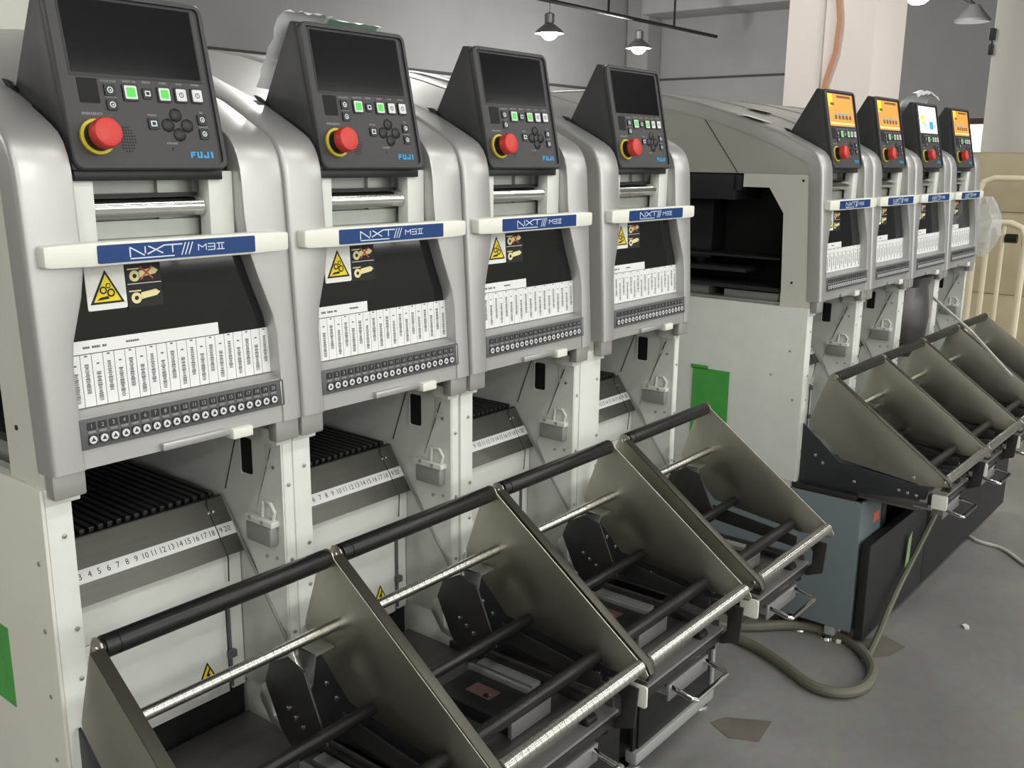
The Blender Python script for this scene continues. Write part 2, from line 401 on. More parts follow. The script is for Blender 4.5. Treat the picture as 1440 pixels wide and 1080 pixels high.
def warn_sticker(b):
    b.slab(DOOR, rrect(.0555, .1005, db(1.008), db(1.058), .002, 2), -.0198, -.0188, 0)
    b.slab(DOOR, [(.0585, db(1.0145)), (.0975, db(1.0145)), (.078, db(1.0505))], -.0188, -.0184, 1)
    b.slab(DOOR, [(.0625, db(1.0168)), (.0935, db(1.0168)), (.078, db(1.0458))], -.0184, -.0181, 2)
    for x, z, r in ((.074, 1.029, .0042), (.0825, 1.0258, .0046), (.080, 1.0335, .003)):
        b.slab(DOOR, arc(x, db(z), r, 0, 340, 12), -.0181, -.0179, 1); b.slab(DOOR, arc(x, db(z), r*.6, 0, 340, 12), -.0179, -.0177, 2)
    b.slab(DOOR, [(.066, db(1.0185)), (.080, db(1.0195)), (.079, db(1.0225)), (.070, db(1.0215))], -.0181, -.0178, 1)
def arm_sticker(b):
    b.rect(DOOR, .1015, .144, db(1.0065), db(1.058), -.0198, -.0190, 0)
    b.rect(DOOR, .103, .1435, db(1.0322), db(1.0330), -.0190, -.0188, 1)
    for z, red in ((1.041, True), (1.017, False)):
        b.slab(DOOR, arc(.112, db(z), .0062, 0, 340, 12), -.0190, -.0187, 2); b.slab(DOOR, arc(.112, db(z), .0025, 0, 340, 8), -.0187, -.0185, 0)
        b.slab(DOOR, [(.116, db(z-.002)), (.137, db(z+.001)), (.141, db(z+.0045)), (.136, db(z+.008)), (.118, db(z+.0055))], -.0190, -.0187, 2)
        b.rect(DOOR, .104, .118, db(z+.007), db(z+.0085), -.0190, -.0187, 2)
        if red:
            b.stroke(DOOR, (.119, db(z-.004)), (.134, db(z+.0095)), .0019, -.0187, -.0184, 3); b.stroke(DOOR, (.119, db(z+.0095)), (.134, db(z-.004)), .0019, -.0187, -.0184, 3)
def card_mesh(b): b.box(-.0060, .0060, -.0004, .0004, -.0280, .0280)
def barcode_mesh(v):
    def fn(b):
        rnd = random.Random(v)
        z = -.0170
        while z < .0150:
            h = rnd.choice((.0007, .0010, .0014)); w = .0024 if rnd.random() < .75 else .0017
            b.box(-w, w, -.0007, -.0004, z, z+h); z += h+rnd.choice((.0006, .0008))
        b.box(-.0016, .0016, -.0007, -.0004, .0225, .0240)
    return fn
def strip_key(n):
    def fn(b):
        F = Fr((0, 0, 0), (1, 0, 0), (0, 0, 1), (0, -1, 0))
        b.slab(F, rrect(-.0048, .0048, .0040, .0122, .0008, 2), 0, .0008, 0); b.text(F, 0, .0081, str(n), .0062, .00095, 2)
        b.rect(F, -.0040, .0040, .0006, .0030, 0, .0006, 3)
        b.slab(F, rrect(-.0050, .0050, -.0118, -.0012, .0012, 2), 0, .0012, 0)
        b.lathe((0, -.0012, -.0064), (0, -1, 0), [(0, .0043), (.0008, .0043)], 14, 1)
        b.slab(F, [(-.0025, -.0080), (.0025, -.0080), (0, -.0037)], .0020, .0023, 0)
    return fn
def module(loc, rotz, label, group, n, screen='off', header=.18, open_side=False, badge=True):
    t = thing('placement_module', label, 'machine module', loc, rotz, group)
    part('front_cover', t, 'front_cover', cover, ['silver_paint'], angle=40)
    # control panel
    pan = part('control_panel', t, 'control_panel', lambda b: (housing(b)), ['charcoal'], .003)
    part('bezel', pan, 'bezel', bezel, ['charcoal', 'charcoal_face', 'grey_print', 'warn_yellow', 'black_matt'])
    def scr(b):
        b.rect(PAN, .0640, .2205, tz(1.2475), tz(1.3285), .0040, .0050, 0)
        b.rect(PAN, .0665, .2180, tz(1.2510), tz(1.3255), .0050, .0054, 1)
        if screen in ('orange', 'white'):
            F = lambda a0, a1, z0, z1, m, d=.0056: b.rect(PAN, a0, a1, tz(z0), tz(z1), .0054, d, m)
            if screen == 'orange':
                F(.0680, .0930, 1.296, 1.3245, 2); F(.078, .100, 1.298, 1.305, 3, .0058); F(.120, .205, 1.317, 1.3225, 3)
                for k in range(5): F(.098+k*.022, .112+k*.022, 1.267, 1.276, 3); F(.100+k*.022, .110+k*.022, 1.276, 1.281, 5)
                F(.070, .216, 1.2555, 1.259, 4)
            else:
                F(.075, .105, 1.288, 1.300, 2); F(.085, .110, 1.276, 1.284, 2); F(.150, .185, 1.262, 1.284, 5); F(.112, .120, 1.265, 1.279, 5); F(.195, .205, 1.266, 1.277, 5); F(.09, .13, 1.306, 1.310, 4)
    part('screen', pan, 'screen_'+screen, scr, ['screen_frame', {'off': 'screen_black', 'orange': 'screen_orange', 'white': 'screen_white'}[screen], 'ui_yellow', 'ui_brown', 'ui_pale', 'ui_blue'],
         label={'off': 'blank black screen', 'orange': 'lit orange status screen', 'white': 'lit white status screen'}[screen])
    part('digit_display', pan, 'digits', lambda b: (b.slab(PAN, rrect(.0705, .0925, tz(1.2205), tz(1.2455), .001, 2), .0042, .0050)), ['black_matt'])
    keys(pan)
    part('emergency_button', pan, 'estop', estop, ['yellow', 'black_plastic', 'red_cap'], label='red mushroom button on a yellow ring')
    part('logo', pan, 'fuji', fuji, ['logo_blue'])
    # handle
    hd = part('handle_bar', t, 'handle', handle, ['cream_plastic'], .0025)
    part('name_plate', hd, 'plate', lambda b: b.slab(PLATE, rrect(.055, .2495, -.0098, .0090, .0015, 2), -.0005, .0012), ['blue_plate'])
    part('lettering', hd, 'logo', logo, ['print_white'])
    # recess above the handle
    part('recess_plate', t, 'rec_l', lambda b: b.box(.0475, .076, .022, .042, 1.062, 1.152), ['white_paint'], .001)
    part('recess_plate', t, 'rec_r', lambda b: b.box(.2155, .2485, .022, .042, 1.062, 1.152), ['white_paint'], .001)
    part('recess_back', t, 'rec_b', lambda b: (b.box(.0475, .2485, .062, .066, 1.05, 1.17), b.box(.17, .2155, .055, .062, 1.08, 1.16, 1), b.box(.076, .2155, .046, .062, 1.079, 1.098, 1), b.box(.078, .2140, .044, .056, 1.1235, 1.1275, 2)), ['white_paint', 'galvanised', 'black_plastic'])
    part('roller', t, 'roller', lambda b: b.lathe((.0765, .036, 1.1125), (1, 0, 0), [(0, .0105), (.001, .0115), (.134, .0115), (.135, .0105), (.1385, .0095)], 24), ['chrome'])
    part('panel_base', t, 'pbase', lambda b: b.box(.0535, .2315, .0165, .048, 1.1425, 1.1535), ['black_plastic'], .001)  # black box put in for the shade of the gap beneath the panel
    part('panel_fin', t, 'pfin', lambda b: b.prism([(.110, 1.2335), (.128, 1.2405), (.137, 1.2480), (.122, 1.2440)], 'x', .0440, .0506), ['black_plastic'], .001)
    part('recess_shelf', t, 'rec_s', lambda b: b.box(.0475, .2485, .002, .060, 1.073, 1.0785), ['silver_paint'])
    # window
    wn = part('window', t, 'window', lambda b: b.slab(DOOR, window_pts(.0005), -.0225, -.0200), ['dark_glass'])
    part('warning_sticker', wn, 'warn', warn_sticker, ['paper', 'print_black', 'warn_yellow'], label='yellow triangle warning sticker')
    part('pictogram_sticker', wn, 'armst', arm_sticker, ['print_black', 'paper', 'ui_pale_print', 'print_red'], label='black sticker with two arm pictograms')
    hw = header
    part('header_card', wn, 'header_%.3f' % hw, lambda b: (b.rect(DOOR, .0262, .0262+hw, db(.9640), db(.9780), -.0200, -.0193, 0), [b.rect(DOOR, a, c, db(.9692), db(.9717), -.0193, -.01915, 1) for a, c in ((.0445, .0468), (.0472, .0495), (.0499, .0520), (.0548, .0570), (.0574, .0598), (.0602, .0625), (.0629, .0640), (.0665, .0690), (.0694, .0712))], [b.rect(DOOR, a, a+.0022, db(.9700), db(.9722), -.0193, -.01915, 1) for a in (.094, .0966, .0992, .1018, .1044, .1070)]), ['card_white', 'bar_print'])
    for k in range(20):
        p = DOOR(.0335+k*.01275, db(.9352), -.0192)
        c = part('label_card', t, 'card', card_mesh, ['card_white'], loc=p, rot=(-.06, 0, 0))
        part('barcode', c, 'barcode%d' % (k % 4), barcode_mesh(k % 4), ['bar_print'], loc=(0, 0, (.003 if (k+n) % 2 else -.006)))
    sp = part('button_panel', t, 'strip', lambda b: (b.rect(DOOR, .0215, .2845, db(.8665), db(.8985), -.002, .0008, 0), b.rect(DOOR, .279, .2815, db(.868), db(.897), .0008, .0014, 1)), ['strip_grey', 'silver_paint'], .0006)
    for k in range(20):
        part('numbered_key', sp, 'skey%d' % (k+1), strip_key(k+1), ['key_black', 'key_white', 'grey_print', 'key_label'], loc=DOOR(.0335+k*.01235, db(.8825), .0008), rot=(-.06, 0, 0))
    part('latch_bar', t, 'latch', lambda b: b.box(.112, .196, -.016, -.002, .8455, .8545), ['silver_paint'], .0015)
    part('latch_tab', t, 'tab', lambda b: b.box(.205, .234, -.015, .012, .838, .851), ['cream_plastic'], .002)
    for s, (a, c) in enumerate(((-.0105, .026), (.274, .3105))):
        part('corner_block', t, 'cblock%d' % s, lambda b, a=a, c=c: b.box(a, c, -.006, .0112, .8165, .8455), ['silver_dark'], .003)
    # body sides
    side = [(.012, .8265), (.088, .8265), (.088, .865), (.096, 1.048), (.136, 1.107), (.205, 1.107), (.205, 1.139), (.022, 1.139), (.022, .95)]
    top = [(.022, 1.1395), (.30, 1.1395), (.60, 1.139), (.94, 1.139), (.94, 1.346), (.60, 1.346), (.52, 1.340), (.44, 1.328), (.34, 1.305), (.24, 1.278), (.17, 1.253), (.115, 1.233), (.06, 1.207), (.035, 1.190), (.022, 1.165)]
    rear = [(.62, .8265), (.94, .8265), (.94, 1.1385), (.62, 1.1385)]
    for s, (a, c) in enumerate(((-.0108, -.0078), (.3078, .3108))):
        part('side_panel', t, 'side%d' % s, lambda b, a=a, c=c: b.prism(side, 'x', a, c), ['cream_panel'])
        part('side_cover', t, 'sidec%d' % s, lambda b, a=a, c=c: b.prism(top, 'x', a, c), ['side_silver'])
        part('rear_panel', t, 'siderear%d' % s, lambda b, a=a, c=c: b.prism(rear, 'x', a, c), ['cream_panel'])
    part('inner_wall', t, 'innerwall', lambda b: (b.box(.14, .146, .075, .93, .8265, 1.135), b.box(.0475, .2485, .068, .072, .90, 1.16), b.box(-.0075, .3075, .90, .905, .83, 1.13)), ['black_matt'])
    if open_side:
        part('interior_beam', t, 'beam', lambda b: (b.box(-.0107, .135, .225, .60, 1.075, 1.137), b.box(-.0107, .06, .21, .235, 1.098, 1.136)), ['interior_grey'], .002)
        part('interior_rail', t, 'rail', lambda b: (b.box(.0, .135, .10, .62, .856, .866), b.box(.02, .135, .20, .62, .895, .905), b.box(.04, .13, .12, .62, .93, .936)), ['interior_grey'], .001)
        part('interior_conveyor', t, 'convey', lambda b: (b.box(-.004, .13, .09, .62, .8268, .8340, 0), b.box(.01, .12, .105, .25, .834, .852, 1), b.box(.02, .12, .30, .45, .834, .858, 1)), ['galvanised', 'rail_grey'], .001)
        part('interior_head', t, 'head', lambda b: (b.box(.06, .135, .32, .50, .92, 1.075), b.lathe((.08, .36, .90), (0, 0, 1), [(0, .012), (.02, .02), (.05, .02)], 12), b.lathe((.08, .42, .90), (0, 0, 1), [(0, .012), (.02, .02), (.05, .02)], 12)), ['black_plastic'], .002)
        part('cover_seam', t, 'seam', lambda b: b.prism([(.3395, 1.296), (.3425, 1.296), (.2235, 1.1405), (.2205, 1.1405)], 'x', -.0114, -.0106), ['seam_dark'])
        for q, (y, z) in enumerate(((.052, 1.125), (.062, .885))):
            part('screw', t, 'sscrew%d' % q, lambda b, y=y, z=z: b.lathe((-.0107, y, z), (-1, 0, 0), [(0, .003), (.0012, .003), (.0016, .0015)], 8), ['black_plastic'])
    return t

# ================================================================== BASE BAY (pillars, walls, feeder pallet)
def pillar(b, a, c, cap_a, cap_c):
    b.box(a, c, .0125, .05, .03, .8265)
    b.box(cap_a, cap_c, .0115, .05, .8065, .8262)
def bay_wall(b):
    b.box(.2985, .3115, .05, .90, .03, .8262)
def screws(t, pts, key, axis=(0, -1, 0), r=.0028):
    for q, p in enumerate(pts):
        part('screw', t, 'scr_'+key, lambda b: b.lathe((0, 0, 0), axis, [(0, r), (.0012, r), (.0018, r*.4)], 8), ['galvanised'], loc=p)
def bay(t, x, near=True, first=False, extra=0.0):
    """pillars and walls of one bay, as parts of the base t (offset x in the base frame)"""
    k = 'n' if near else 'f'
    part('pillar', t, 'pil_l%.3f' % extra, lambda b: pillar(b, -.0120-extra, .0165, -.0120-extra, .0265), ['white_paint'], .0015, (x, 0, 0))
    part('pillar', t, 'pil_r', lambda b: pillar(b, .2965, .3118, .2865, .3118), ['white_paint'], .0015, (x, 0, 0))
    part('bay_wall', t, 'baywall_r', bay_wall, ['white_paint'], 0, (x, 0, 0))
    part('bay_wall', t, 'baywall_l', lambda b: b.box(-.0115, -.0035, .05, .90, .03, .8262), ['white_paint'], 0, (x, 0, 0))
    # slanted plates on the right-hand wall
    part('gusset_plate', t, 'gusset', lambda b: b.prism([(.030, .806), (.0135, .806), (.0135, .545), (.040, .545), (.0935, .648)], 'x', .2940, .2962), ['white_paint'], 0, (x, 0, 0))
    part('slit', t, 'slit', lambda b: [b.prism([(.034+.0585*a, .800-.151*a), (.0362+.0585*a, .800-.151*a), (.0362+.0585*c, .800-.151*c), (.034+.0585*c, .800-.151*c)], 'x', .2956, .2964) for a, c in ((.02, .14), (.2, .62), (.70, .98))], ['strip_grey'], 0, (x, 0, 0))
    part('slit', t, 'slit2', lambda b: b.prism([(.111, .806), (.113, .806), (.147, .716), (.145, .716)], 'x', .2974, .2984), ['strip_grey'], 0, (x, 0, 0))
    part('corner_bracket', t, 'cbrk', lambda b: b.box(.0168, .030, .060, .100, .610, .648), ['block_grey'], .003, (x, 0, 0))
    part('side_guide', t, 'guide', lambda b: b.prism([(.148, .705), (.020, .535), (.020, .44), (.20, .44), (.20, .705)], 'x', .2915, .2940), ['galvanised_pale'], 0, (x, 0, 0))  # added plate, its grey stands in for shade on the bay's inner side
    part('guide_rail', t, 'guiderail', lambda b: b.tube([(.2925, .150, .708), (.2925, .018, .533)], .0022, 8), ['rail_grey'], 0, (x, 0, 0))
    part('slot', t, 'slot', lambda b: (b.prism(rrect(.081, .104, .750, .800, .003, 2), 'x', .2972, .2984, 0), b.box(.2965, .2984, .104, .1075, .748, .802, 1)), ['black_matt', 'white_paint'], 0, (x, 0, 0))
    bl = part('stop_block', t, 'blk', lambda b: b.box(.2790, .2938, .024, .078, .664, .692), ['block_grey'], .004, (x, 0, 0))
    part('hook', bl, 'hook', lambda b: (b.box(.2800, .2938, .022, .080, .692, .700), b.tube([(.290, .030, .699), (.290, .026, .712), (.290, .034, .722), (.290, .046, .722)], .0028, 8), b.tube([(.290, .052, .699), (.290, .050, .722)], .0028, 8)), ['white_paint'], .0008)
    screws(t, [(x+.2790, .040, .697), (x+.2790, .066, .699)], 'x', (-1, 0, 0)); screws(t, [(x+.2940, .030, .645), (x+.2940, .052, .642), (x+.2940, .030, .772)], 'x', (-1, 0, 0))
    screws(t, [(x+.3035, .0125, .75), (x+.3040, .0125, .645), (x+.3045, .0125, .54), (x+.005, .0125, .77), (x+.009, .0125, .66), (x+.0085, .0125, .60), (x+.0070, .0125, .47), (x+.0070, .0125, .37)], 'y')
    # back panel of the bay with its fold and hinge rod
    part('bay_panel', t, 'baypanel_up', lambda b: b.box(.0170, .2905, .1085, .118, .583, .640), ['white_paint'], .001, (x, 0, 0))
    part('bay_panel', t, 'baypanel_low', lambda b: b.box(.0170, .262, .1095, .118, .432, .5815), ['white_paint'], .001, (x, 0, 0))
    part('bay_panel', t, 'baypanel_side', lambda b: b.box(.268, .2905, .1125, .118, .432, .5815), ['white_paint'], .001, (x, 0, 0))
    part('hinge_rod', t, 'hinge', lambda b: (b.tube([(.2655, .108, .44), (.2655, .108, .58)], .0022, 8), b.box(.260, .272, .102, .109, .565, .576), b.box(.260, .272, .102, .109, .485, .495)), ['strip_grey'], 0, (x, 0, 0))
    part('sheet_wire', t, 'wire', lambda b: b.tube([(.262, .138, .718), (.2625, .1395, .70), (.2640, .0985, .637), (.266, .103, .60)], .0010, 6), ['black_plastic'], 0, (x, 0, 0))
    st = part('warning_sticker', t, 'voltst', lambda b: (b.slab(BAYF, [(.2105, .456), (.2455, .456), (.228, .491)], 0, .0006, 0), b.slab(BAYF, [(.2140, .4580), (.2420, .4580), (.228, .4865)], .0006, .0009, 1),
                 b.slab(BAYF, [(.2300, .481), (.2245, .471), (.2275, .471), (.2255, .461), (.2320, .4735), (.2290, .4735), (.2325, .481)], .0009, .0012, 0)), ['print_black', 'warn_yellow'], 0, (x, 0, 0), label='yellow triangle sticker with a lightning bolt')
    part('lower_recess', t, 'lowrec', lambda b: (b.box(.0170, .2905, .118, .126, .30, .432),), ['black_matt'], 0, (x, 0, 0))
BAYF = Fr((0, .1094, 0), (1, 0, 0), (0, 0, 1), (0, -1, 0))
SH = Fr((0, .145, .708), (1, 0, 0), (0, .045, .069), (0, -.069, .045))     # sloping front sheet: b runs up, 0 at its top edge
def pallet(loc, rotz, label, group, near=True):
    t = thing('feeder_pallet', label, 'feeder pallet', loc, rotz, group)
    part('deck', t, 'deck', lambda b: b.box(.018, .2900, .146, .55, .66, .690), ['black_matt'])
    for k in range(21):
        part('rib', t, 'rib', lambda b: (b.box(-.0022, .0022, .152, .55, .690, .713), b.box(-.0034, .0034, .150, .55, .710, .7155)), ['rib_black'], .0006, (.030+k*.01235, 0, 0))
    for k in range(20):
        part('clamp', t, 'clamp', lambda b: (b.lathe((0, .1495, .703), (0, -1, 0), [(0, .0034), (.004, .0034), (.005, .002)], 8), b.box(-.003, .003, .1495, .16, .690, .700)), ['black_plastic'], 0, (.0362+k*.01235, 0, 0))
    sh = part('front_sheet', t, 'sheet', lambda b: b.rect(SH, .018, .2905, -.0825, -.0005, -.002, 0), ['steel_sheet'])
    part('top_lip', t, 'lip', lambda b: b.box(.018, .2905, .1452, .152, .700, .709), ['dark_plate'], .001)
    ru = part('ruler', t, 'ruler', lambda b: b.rect(SH, .018, .2905, -.0560, -.0385, 0, .0007), ['card_white'])
    part('ruler_numbers', ru, 'rulern', lambda b: [b.text(SH, .044+(n-1)*.01235, -.0472, str(n), .0112, .0009, 0, .92) for n in range(1, 21)], ['print_black'])
    part('clip', t, 'clip', lambda b: (b.rect(SH, .258, .262, -.021, -.017, 0, .004), b.rect(SH, .2655, .2695, -.021, -.017, 0, .004)), ['chrome'], .0008)
    return t

# ================================================================== REEL HOLDER
PL = [(-.060, .6795), (-.0685, .6765), (-.0735, .668), (-.345, .474), (-.3515, .464), (-.347, .456), (-.285, .452), (-.095, .475), (-.012, .552), (-.010, .562), (-.049, .672), (-.053, .6780)]
RODS = {'top': (-.0605, .667), 'sil': (-.073, .578), 'mid': (-.141, .485), 'low': (-.266, .466), 'bot': (-.337, .4735)}
def grooved(r):
    def fn(b):
        prof = [(0, r*.8), (.001, r)]; x = .006
        while x < .302:
            prof += [(x, r), (x+.0001, r*.92), (x+.0008, r*.92), (x+.0009, r)]; x += .01235
        prof += [(.307, r), (.308, r*.8)]
        b.lathe((-.004, 0, 0), (1, 0, 0), prof, 18)
    return fn
def reel_holder(loc, rotz, label, group):
    t = thing('reel_holder', label, 'reel holder', loc, rotz, group)
    part('side_plate', t, 'plate_l', lambda b: b.prism(PL, 'x', -.0075, -.0050), ['steel'], .0005)
    def flange(b):      # bent front edge of the left plate
        a = Vector((-.0735, .668)); c = Vector((-.345, .474)); tt = (c-a).normalized(); n = Vector((tt.y, -tt.x))
        if n.y < 0: n = -n
        q = [a-tt*.004, c, c+n*.0022, a-tt*.004+n*.0022]
        b.prism([tuple(p) for p in q], 'x', -.0200, -.0050)
        b.prism([(-.346, .476), (-.353, .464), (-.349, .452), (-.330, .4520), (-.330, .455), (-.347, .4555), (-.3495, .4635), (-.343, .475)], 'x', -.0200, -.0050)
    part('flange', t, 'flange', flange, ['flange_steel'], .0004)
    part('side_plate', t, 'plate_r', lambda b: b.prism(PL, 'x', .3035, .3058), ['steel'], .0005)
    for nm, r, m in (('top', .0125, 'black_rod'), ('mid', .0085, 'black_rod'), ('low', .0105, 'black_rod')):
        y, z = RODS[nm]
        part('black_rod', t, 'rod_'+nm, lambda b, r=r: b.lathe((-.0052, 0, 0), (1, 0, 0), [(0, r*.8), (.004, r*.8), (.0042, r), (.018, r), (.0182, r*.93), (.0195, r*.93), (.0197, r), (.304, r), (.3085, r*.8)], 20), [m], 0, (0, y, z))
    for nm, r in (('sil', .0078), ('bot', .0105)):
        y, z = RODS[nm]; part('grooved_rod', t, 'rod_'+nm, grooved(r), ['rod_steel'], 0, (0, y, z))
    for nm in ('top', 'bot', 'low'):
        y, z = RODS[nm]
        part('bolt', t, 'rbolt', lambda b: b.lathe((0, 0, 0), (-1, 0, 0), [(0, .0045), (.002, .0042), (.0032, .002)], 10), ['chrome'], 0, (-.0200 if nm == 'bot' else -.0075, y, z))
        part('bolt', t, 'rboltr', lambda b: b.lathe((0, 0, 0), (1, 0, 0), [(0, .0045), (.002, .0042), (.0032, .002)], 10), ['chrome'], 0, (.3058, y, z))
    # swing bracket: dark plate, pale curved edge, thin bright link and a small angle
    br = part('swing_bracket', t, 'brk', lambda b: b.prism([(-.014, .508), (-.042, .452), (-.080, .418), (-.134, .462), (-.094, .548), (-.060, .557), (-.026, .538)], 'x', .232, .2355), ['dark_plate'], .0006)
    part('bracket_edge', br, 'brke', lambda b: b.prism([(-.018, .508), (-.005, .498), (.000, .480), (-.022, .450), (-.055, .445), (-.052, .452), (-.028, .462)], 'x', .2325, .250), ['galvanised'], .001)
    for q, (y, z) in enumerate(((-.062, .487), (-.076, .479), (-.090, .471))):
        part('bolt', br, 'brkb', lambda b: b.lathe((0, 0, 0), (-1, 0, 0), [(0, .0035), (.0018, .0033), (.0026, .0015)], 10), ['chrome'], 0, (.232, y, z))
    part('link', t, 'link', lambda b: b.prism([(-.028, .540), (-.034, .543), (-.086, .440), (-.080, .437)], 'x', .262, .270), ['rod_steel'], .0006)
    part('angle_bracket', t, 'angle', lambda b: (b.box(.2705, .3030, -.070, -.034, .544, .548), b.prism([(-.034, .548), (-.070, .548), (-.060, .500), (-.046, .470)], 'x', .2705, .2735)), ['galvanised'], .0006)
    part('lower_arm', t, 'larm', lambda b: b.prism([(-.10, .470), (-.285, .448), (-.285, .425), (-.10, .440)], 'x', .285, .2885), ['dark_plate'], .0006)
    return t

# ================================================================== FEEDER CART (tray, handle, cabinet)
def cart(loc, rotz, label, group, end_post=False, far=False):
    t = thing('feeder_cart', label, 'cart', loc, rotz, group)
    yf = -.112
    part('tray', t, 'tray', lambda b: (b.box(.004, .300, -.30, .010, .385, .392), b.box(.004, .008, -.30, .010, .392, .408), b.box(.296, .300, -.30, .010, .392, .408), b.box(.020, .288, .010, .105, .385, .392)), ['tray_grey'], .0006)
    part('tray_rail', t, 'trail', lambda b: (b.box(.255, .275, -.185, -.075, .398, .408), b.box(.258, .272, -.085, -.075, .392, .398), b.box(.258, .272, -.185, -.175, .392, .398)), ['rail_grey'], .001)
    part('tray_rail', t, 'trail2', lambda b: b.box(.05, .065, -.27, .008, .392, .404), ['rail_grey'], .001)
    part('tray_rail', t, 'trail3', lambda b: b.box(.284, .2945, -.28, .009, .3925, .4035), ['dark_plate'], .001)
    for q, y in enumerate((-.080, -.180)): part('bolt', t, 'tbolt', lambda b: b.lathe((0, 0, 0), (0, 0, 1), [(0, .005), (.004, .005), (.005, .003)], 8), ['chrome'], 0, (.246, y, .392))
    pk = part('power_box', t, 'pbox', lambda b: (b.box(.150, .228, -.225, -.085, .392, .412)), ['black_plastic'], .002)
    part('box_frame', pk, 'pboxf', lambda b: (b.box(.146, .236, -.2335, -.2265, .3925, .418), b.box(.2295, .236, -.2265, -.08, .3925, .418)), ['rail_grey'], .0008)
    part('box_label', pk, 'pboxl', lambda b: (b.box(.178, .205, -.165, -.12, .4121, .4129, 0), b.box(.180, .190, -.16, -.15, .4129, .4133, 1)), ['label_brown', 'chrome'])
    part('front_beam', t, 'fbeam', lambda b: b.box(.004, .300, -.308, -.268, .3925, .398), ['rail_grey'], .001)
    part('front_lip', t, 'flip', lambda b: b.box(.004, .300, -.309, -.3005, .378, .3922), ['dark_plate'], .001)
    part('knob', t, 'knob', lambda b: b.lathe((.255, -.292, .4005), (-1, 0, 0), [(0, .009), (.022, .009), (.024, .006)], 14), ['black_plastic'])
    part('latch_plate', t, 'lplate', lambda b: b.prism([(-.345, .448), (-.3405, .385), (-.31, .372), (-.275, .378), (-.275, .3845), (-.306, .3845), (-.318, .400), (-.318, .425), (-.30, .448)], 'x', .2885, .2925), ['dark_plate'], .0005)
    part('label_tab', t, 'ltab', lambda b: b.prism(rrect(-.347, -.313, .407, .441, .004, 3), 'x', -.0190, -.0150), ['cream_plastic'], .0008)
    part('tab_arm', t, 'tarm', lambda b: b.box(-.0149, .003, -.335, -.303, .412, .436), ['dark_plate'], .001)
    part('side_plate', t, 'cside', lambda b: b.prism([(-.302, .447), (-.296, .418), (-.10, .394), (.008, .385), (.008, .545), (-.09, .466)], 'x', -.0035, .0005), ['gunmetal'], .0008)
    for q, (y, z) in enumerate(((-.03, .47), (-.05, .455), (-.13, .425), (-.235, .428), (-.255, .426), (-.275, .424))):
        part('bolt', t, 'csb', lambda b: b.lathe((0, 0, 0), (-1, 0, 0), [(0, .004), (.0015, .0038), (.0025, .002)], 10), ['chrome'], 0, (-.0035, y, z))
    hd = part('pull_handle', t, 'phandle', lambda b: b.tube([(.135, -.298, .358), (.135, -.340, .350), (.139, -.346, .349), (.241, -.346, .349), (.245, -.340, .350), (.245, -.298, .358)], .0042, 10), ['chrome'])
    part('handle_plate', hd, 'hplate', lambda b: (b.box(.125, .255, -.300, -.25, .360, .3645), b.box(.125, .255, -.304, -.300, .336, .3645), b.box(.125, .129, -.300, -.15, .345, .360)), ['rail_grey'], .0008)
    # cabinet
    part('door_panel', t, 'cdoor', lambda b: b.box(.004, .298, yf, yf+.008, .045, .315), ['black_plastic'], .001)
    part('cabinet_body', t, 'cbody', lambda b: b.box(.004, .298, yf+.0085, .010, .045, .330), ['black_matt'])
    part('door_gap', t, 'cgap', lambda b: b.box(-.0105, .0035, yf+.004, yf+.010, .045, .315), ['black_matt'])
    part('frame_beam', t, 'cbeam', lambda b: b.box(-.011, .310, yf-.006, yf+.02, .018, .0445), ['rail_pale'], .003)
    part('mechanism_plate', t, 'mech', lambda b: b.prism([(-.30, .384), (-.10, .384), (-.10, .315), (-.16, .315), (-.20, .330), (-.26, .338), (-.30, .36)], 'x', .285, .288), ['dark_plate'], .0006)
    if end_post:
        part('frame_post', t, 'cpost', lambda b: b.box(.2985, .310, yf-.005, yf+.02, .0447, .372), ['rail_pale'], .003)
    for x, y in ((.29, yf+.02), (.01, yf+.02), (.29, -.02), (.01, -.02)):
        part('levelling_foot', t, 'foot', lambda b: b.lathe((0, 0, 0), (0, 0, 1), [(0, .022), (.006, .020), (.010, .006), (.020, .006)], 14), ['chrome'], 0, (x, y, 0))
    return t

# ------------------------------------------------------------------ the near row
NEAR = [0.0, .325, .6537, 1.0163]
FAR0 = Vector((1.788, -.096, 0)); FROT = -.0165
FAR = [FAR0 + Vector((math.cos(FROT), math.sin(FROT), 0))*.325*k for k in range(4)]
nb = thing('machine_base', 'white machine base with four open bays under the near row of modules', 'machine base', (0, 0, 0))
for k, x in enumerate(NEAR): bay(nb, x, True, k == 0, .0365 if k == 3 else 0.0)
part('end_panel', nb, 'endp', lambda b: b.box(-.0165, -.0122, .0125, .94, .02, .8262), ['cream_panel'], .001)
part('base_top', nb, 'btop', lambda b: b.box(-.0120, 1.326, .135, .90, .8175, .8240), ['white_paint'])
part('base_back', nb, 'bback', lambda b: b.box(-.0120, 1.326, .90, .93, .03, .82), ['cream_panel'])
part('base_floor', nb, 'bfloor', lambda b: b.box(-.0120, 1.326, .13, .90, .03, .06), ['black_matt'])
part('end_tape', nb, 'gtape0', lambda b: b.box(-.0172, -.0165, .128, .20, .53, .632), ['tape_green'], label='green tape strip')
for q, (y, z) in enumerate(((.03, .74), (.032, .66), (.034, .58), (.036, .50))):
    part('screw', nb, 'scr_x', None, None, loc=(-.0165, y, z))
for z in (.20, .50, .75):
    pass
wh = ['leftmost', 'second', 'third', 'fourth']
MODLAB = ['silver machine module at the left edge, largest in view, with blank black screen',
          'second silver machine module from the left, clear film draped over its blank display',
          'third silver machine module from the left, blank greyish screen, in the near row',
          'fourth silver machine module from the left, last of the near row before the gap']
